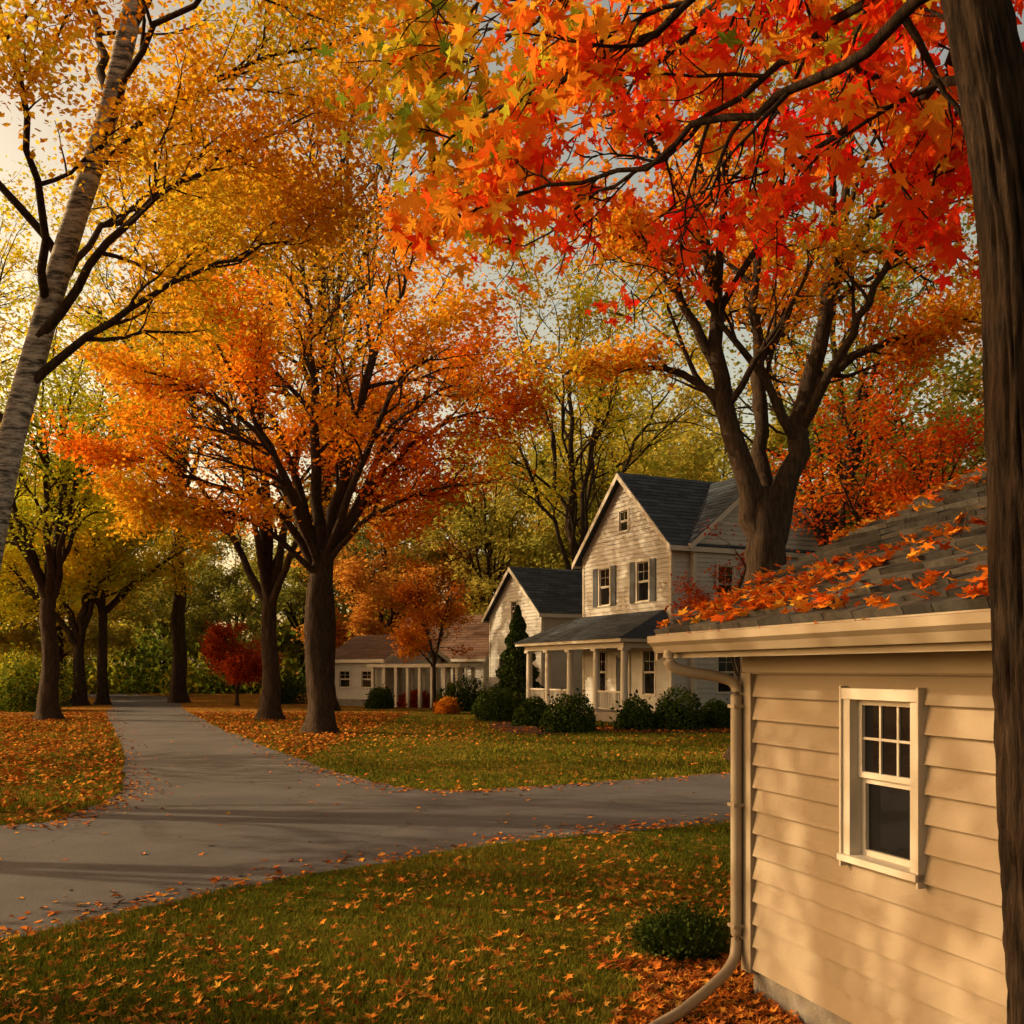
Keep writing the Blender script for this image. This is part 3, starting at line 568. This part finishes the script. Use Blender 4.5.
for L,r in [(lw((1.62,3.62,4.70),(1.5,3.8,4.64),(1.33,4.0,4.56),(1.1,4.2,4.55),(.86,4.4,4.56),(.6,4.6,4.50),(.25,4.8,4.50),(-.1,5.0,4.45)),.030),
 (lw((1.45,3.65,5.5),(1.1,4.3,5.3),(.6,4.8,5.15),(0,5.2,5.1),(-.4,5.6,5.1)),.03),
 (lw((1.72,3.65,4.35),(1.9,4.6,4.8),(1.8,5.5,5.1),(1.6,6.6,5.2),(1.2,7.6,5.1)),.024),
 (lw((1.66,3.65,4.6),(1.95,4.4,4.9),(2.3,5.2,5.0),(2.5,6,5.0)),.024),
 (lw((1.58,3.7,4.9),(1.5,4.8,5.2),(1.1,5.8,5.3),(.6,6.6,5.3),(.1,7.4,5.3)),.026),
 (lw((1.5,3.7,5.3),(1.4,5.0,5.8),(1.2,6.2,6.2),(.8,7.4,6.4),(.2,8.4,6.3)),.03),
 (lw((1.42,3.7,5.5),(1.9,5.2,6.0),(2.3,6.6,6.4),(2.6,8,6.6)),.03),
 (lw((1.4,3.7,5.8),(.7,5.2,6.2),(-.1,6.4,6.5),(-.6,7.4,6.6)),.026),
 (lw((1.4,3.7,5.7),(.7,4.8,5.75),(.1,5.8,5.9),(-.4,6.8,6.2)),.026)]:
    T.limb(L,r,.006,n=18)
T.leaves(2,.10,.142,tpl=MAPLE,hue=.20,gap=-.25,hs=.2,nsc=1.8,flat=-.1,droop=1.6,tfun=lambda C:.5*np.clip((.75-(C[:,0]+X0))/1.1,0,1))
T.mb.obj('red_maple_tree',[BARKN,L_FORE],None,(X0,Y0,0))
# other individual trees
simple_tree('linden_tree',(-19.9,43,0),17,6.5,5.2,.42,11,L_YELGR,lpn=12,size=.17,nch=(9,6),hue=.35,gap=-.4,nsc=.9)
simple_tree('oak_tree',(-10.4,43,0),22,6.5,5.2,.42,12,L_GOLD,lpn=9,size=.17,hue=.25,gap=-.1,nsc=.8,nch=(10,7))
simple_tree('oak_tree',(-26.4,61,0),14,6,4,.42,13,L_YELGR,lpn=9,size=.22,hue=.3,gap=-.4)
simple_tree('oak_tree',(-25.4,62,0),17,6,6,.35,14,L_GOLD,lpn=9,size=.22,gap=-.3)
simple_tree('tall_maple_tree',(-9.8,53,0),36,12,13,.45,15,L_RUST,lpn=8,size=.2,gap=-.1,hue=.65,nch=(11,7),nsc=.8)
simple_tree('tall_maple_tree',(-31,50,0),30,9.5,9,.5,17,L_YELGR,lpn=8,size=.2,gap=-.2,nch=(10,7),hue=.2)
simple_tree('tall_maple_tree',(-22,66,0),37,11,14,.5,23,L_GOLD,lpn=9,size=.26,gap=-.2,nch=(10,7),hue=.6,nsc=.7)
simple_tree('tall_maple_tree',(4.0,62,0),29,9.5,8,.4,24,L_GOLD,lpn=9,size=.24,gap=-.2,nch=(9,7),hue=.7,nsc=.7)
simple_tree('tall_maple_tree',(13.5,42,0),22,8,7,.4,18,L_GREEN,lpn=9,size=.18,gap=-.2,hue=.5,nsc=.8)
simple_tree('small_red_maple_tree',(11.5,29.5,0),9.5,3.8,3,.2,19,L_MIX,lpn=9,size=.13,spread=.3,hue=.12,gap=-.2,nsc=1.1,hs=.2)
simple_tree('small_red_maple_tree',(8.3,36,0),6.3,2.3,1.5,.12,20,L_RED,lpn=8,size=.12,spread=.25,n=5,hue=.3,gap=-.3,nsc=1.2)
simple_tree('small_red_maple_tree',(-4.2,54,0),6.8,2.7,2.6,.13,21,L_RUST,lpn=8,size=.15,spread=.3,n=6,hue=.2,gap=-.2,nsc=1.1)
simple_tree('small_red_maple_tree',(-16.5,60,0),4.2,2.6,1.0,.12,22,L_RED,lpn=8,size=.16,spread=.25,n=5,hue=.3)
simple_tree('street_tree',(-14.0,7.9,0),12.5,4.2,4.2,.22,31,L_GOLD,lpn=8,size=.17,gap=.05,nch=(7,5),nsc=1.3,n=6)
simple_tree('street_tree',(-18.5,13.2,0),13,3.6,5,.26,32,L_ORANGE,lpn=8,size=.18,gap=.2,nch=(6,4),nsc=1.2,n=5)
simple_tree('street_tree',(-20,17.8,0),14,3.8,6,.28,33,L_ORANGE,lpn=8,size=.19,gap=.2,nch=(6,4),nsc=1.1,n=5)
simple_tree('street_tree',(-24,26,0),14,4.2,5,.3,34,L_GOLD,lpn=7,size=.2,gap=.2,nch=(6,4),nsc=1.1,n=5)
# distant trees
dt=empty('distant_trees')
protos=[]
for i,(m,h) in enumerate([(F_A,.6),(F_A,.8),(F_B,.55),(F_A,.45),(F_C,.6)]):  # crowns use the palettes with haze mixed into the leaf colour
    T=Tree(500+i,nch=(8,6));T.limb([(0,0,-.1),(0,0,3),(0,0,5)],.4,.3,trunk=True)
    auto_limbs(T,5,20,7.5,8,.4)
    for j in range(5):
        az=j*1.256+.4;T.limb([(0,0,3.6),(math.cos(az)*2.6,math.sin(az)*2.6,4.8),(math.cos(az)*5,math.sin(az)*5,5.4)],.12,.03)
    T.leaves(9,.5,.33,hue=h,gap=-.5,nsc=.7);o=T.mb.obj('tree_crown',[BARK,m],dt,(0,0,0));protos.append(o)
r3=np.random.default_rng(77)
lst=[(8,80,1.1,0),(-2,88,1.05,1),(15,72,1.1,2),(23,66,1.1,3),(31,62,1.1,4),(21,52,.9,0),(30,46,.95,1),(13,96,1.3,1),(-12,90,1.0,4),(-20,96,.9,3),(-38,84,.9,1),(-48,80,1.1,2),(-44,68,1.0,1),(3,102,1.4,2),(-34,98,.8,0),(24,36,.8,0)]
for x in np.arange(-110,115,10.): lst.append((x+r3.uniform(-3,3),116+r3.uniform(-6,14),r3.uniform(.9,1.3),int(r3.integers(0,5))))
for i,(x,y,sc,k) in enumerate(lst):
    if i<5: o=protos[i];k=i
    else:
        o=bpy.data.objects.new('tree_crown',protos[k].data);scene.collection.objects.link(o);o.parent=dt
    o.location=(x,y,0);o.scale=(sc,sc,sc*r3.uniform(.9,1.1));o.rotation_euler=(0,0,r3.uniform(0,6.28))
ub=MB();n=60000
X=r3.uniform(-90,70,n);Y=98+r3.normal(size=n)*4-np.abs(X+10)*.12;Z=np.abs(r3.normal(size=n))*2.6*(1+.4*np.sin(X*.5)+.2*np.sin(X*1.3))
scatter(ub,r3,np.c_[X,Y,Z],.5,QUAD,np.clip(.3+.3*np.sin(X*.8)+r3.normal(size=n)*.2,0,1),0,flat=-.1);ub.obj('undergrowth',[L_GREEN])
# ------------------------------------------------------------------ shrubs
def bush(name,x,y,rx,rz,seed,mat=L_BUSH,n=4200,size=.07,hue=.5):
    r=np.random.default_rng(seed);mb=MB()
    d=r.normal(size=(n,3));d[:,2]=np.abs(d[:,2])*1.0-.25;d/=np.linalg.norm(d,axis=1)[:,None]
    rad=(1+.13*snoise(d*3,1.3,seed)+.05*snoise(d*3,4,seed+1))*r.uniform(.72,1.04,n)**.6
    P=d*rad[:,None]*A([rx,rx,rz]);P[:,2]=np.maximum(P[:,2]+rz*.12,.02)+0
    for i in range(7):
        az=i*.9;mb.tube([(0,0,-.05),(math.cos(az)*rx*.3,math.sin(az)*rx*.3,rz*.4),(math.cos(az)*rx*.6,math.sin(az)*rx*.6,rz*.75)],[.03,.02,.01],5,0)
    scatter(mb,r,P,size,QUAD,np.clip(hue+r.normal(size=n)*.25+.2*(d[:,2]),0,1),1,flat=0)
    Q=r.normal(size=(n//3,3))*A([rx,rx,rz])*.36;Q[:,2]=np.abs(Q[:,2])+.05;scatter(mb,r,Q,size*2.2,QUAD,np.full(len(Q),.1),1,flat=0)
    mb.obj(name,[BARK,mat],None,(x,y,0))
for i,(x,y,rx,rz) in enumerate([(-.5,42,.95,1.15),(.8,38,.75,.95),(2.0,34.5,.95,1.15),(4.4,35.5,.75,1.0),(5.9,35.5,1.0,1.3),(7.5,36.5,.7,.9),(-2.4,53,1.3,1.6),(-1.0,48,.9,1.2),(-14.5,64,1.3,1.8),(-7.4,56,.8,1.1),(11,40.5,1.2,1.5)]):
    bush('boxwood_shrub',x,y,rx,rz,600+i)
mb=MB();r=np.random.default_rng(650);n=4200
az=r.uniform(0,6.28,n);tl=r.uniform(0,1,n)**.7;h=r.uniform(.16,.46,n)*(1-.35*tl);b0=np.c_[np.cos(az)*tl*.2,np.sin(az)*tl*.2,np.zeros(n)]
tip=b0+np.c_[np.cos(az)*tl*.2+r.normal(size=n)*.04,np.sin(az)*tl*.2+r.normal(size=n)*.04,h]
w_=r.normal(size=(n,3));w_[:,2]=0;w_/=np.linalg.norm(w_,axis=1)[:,None];w_*=.0055
mb.add(np.stack([b0-w_,b0+w_,tip],1).reshape(-1,3),np.arange(3*n).reshape(-1,3),0,r.uniform(0,1,n))
k=r.uniform(.3,1,(n,1));scatter(mb,r,b0+(tip-b0)*k,.03,QUAD,r.uniform(0,1,n),0,flat=0)
mb.obj('low_shrub',[L_BUSH],None,(1.28,7.5,0))
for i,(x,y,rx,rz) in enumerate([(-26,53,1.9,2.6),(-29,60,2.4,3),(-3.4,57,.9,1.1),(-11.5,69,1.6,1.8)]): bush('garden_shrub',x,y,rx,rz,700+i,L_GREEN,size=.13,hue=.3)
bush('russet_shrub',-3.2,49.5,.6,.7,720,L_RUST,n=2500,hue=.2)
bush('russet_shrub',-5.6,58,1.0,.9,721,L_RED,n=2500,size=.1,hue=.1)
mb=MB();r=np.random.default_rng(9);n=14000;z=r.uniform(.02,1,n)**1.3;az=r.uniform(0,6.28,n);rad=(1-z)**.8*1.35*r.uniform(.35,1,n)**.5*(1+.2*np.sin(z*40+2*az))
scatter(mb,r,np.c_[np.cos(az)*rad,np.sin(az)*rad,.2+z*5.2],.13,QUAD,r.uniform(0,1,n),1,flat=-.1);mb.tube([(0,0,-.1),(0,0,3),(0,0,5.4)],[.14,.08,.01],7,0);mb.obj('cypress_tree',[BARK,L_BUSH],None,(.3,50.5,0))
# ------------------------------------------------------------------ light
az=math.atan2(-.985,.17);el=math.radians(24)
sun=bpy.data.lights.new('sun','SUN');sun.energy=5;sun.angle=math.radians(.5);sun.color=(1,.77,.44)
so=bpy.data.objects.new('sun',sun);scene.collection.objects.link(so)
dirv=Vector((math.sin(az)*math.cos(el),math.cos(az)*math.cos(el),math.sin(el)))
so.rotation_euler=dirv.to_track_quat('Z','Y').to_euler();so.location=(-20,5,30)
w=bpy.data.worlds.new('World');scene.world=w;w.use_nodes=True;nt=w.node_tree;nt.nodes.clear()
sk=nt.nodes.new('ShaderNodeTexSky');sk.sky_type='NISHITA';sk.sun_disc=False;sk.sun_elevation=el;sk.sun_rotation=az;sk.dust_density=4;sk.air_density=1.0;sk.ozone_density=.5
bg=nt.nodes.new('ShaderNodeBackground');bg.inputs[1].default_value=.15
# hazy bright horizon, deeper zenith
tc=nt.nodes.new('ShaderNodeTexCoord');sx=nt.nodes.new('ShaderNodeSeparateXYZ');nt.links.new(tc.outputs['Generated'],sx.inputs[0])
rp_=ramp(nt,[(0.0,(1.0,.76,.46)),(.30,(1.0,.74,.44)),(.58,(.80,.57,.34)),(.78,(.20,.155,.105)),(1.0,(.11,.088,.065))],sx.outputs[2])
sc_=nt.nodes.new('ShaderNodeVectorMath');sc_.operation='SCALE';sc_.inputs['Scale'].default_value=2.3;nt.links.new(rp_.outputs[0],sc_.inputs[0])
mx=nt.nodes.new('ShaderNodeMix');mx.data_type='RGBA';mx.blend_type='MULTIPLY';mx.inputs[0].default_value=1
nt.links.new(sc_.outputs[0],mx.inputs[7])
ow=nt.nodes.new('ShaderNodeOutputWorld');nt.links.new(sk.outputs[0],mx.inputs[6]);nt.links.new(mx.outputs[2],bg.inputs[0]);nt.links.new(bg.outputs[0],ow.inputs[0])
# ------------------------------------------------------------------ camera
cam=bpy.data.cameras.new('camera');co=bpy.data.objects.new('camera',cam);scene.collection.objects.link(co);scene.camera=co
co.location=(0,0,2.15);co.rotation_euler=(math.radians(90),0,0);cam.sensor_width=36;cam.lens=35.16;cam.shift_y=158/1024;cam.clip_start=.05;cam.clip_end=2000
scene.view_settings.view_transform='Standard';scene.view_settings.look='None';scene.view_settings.exposure=0
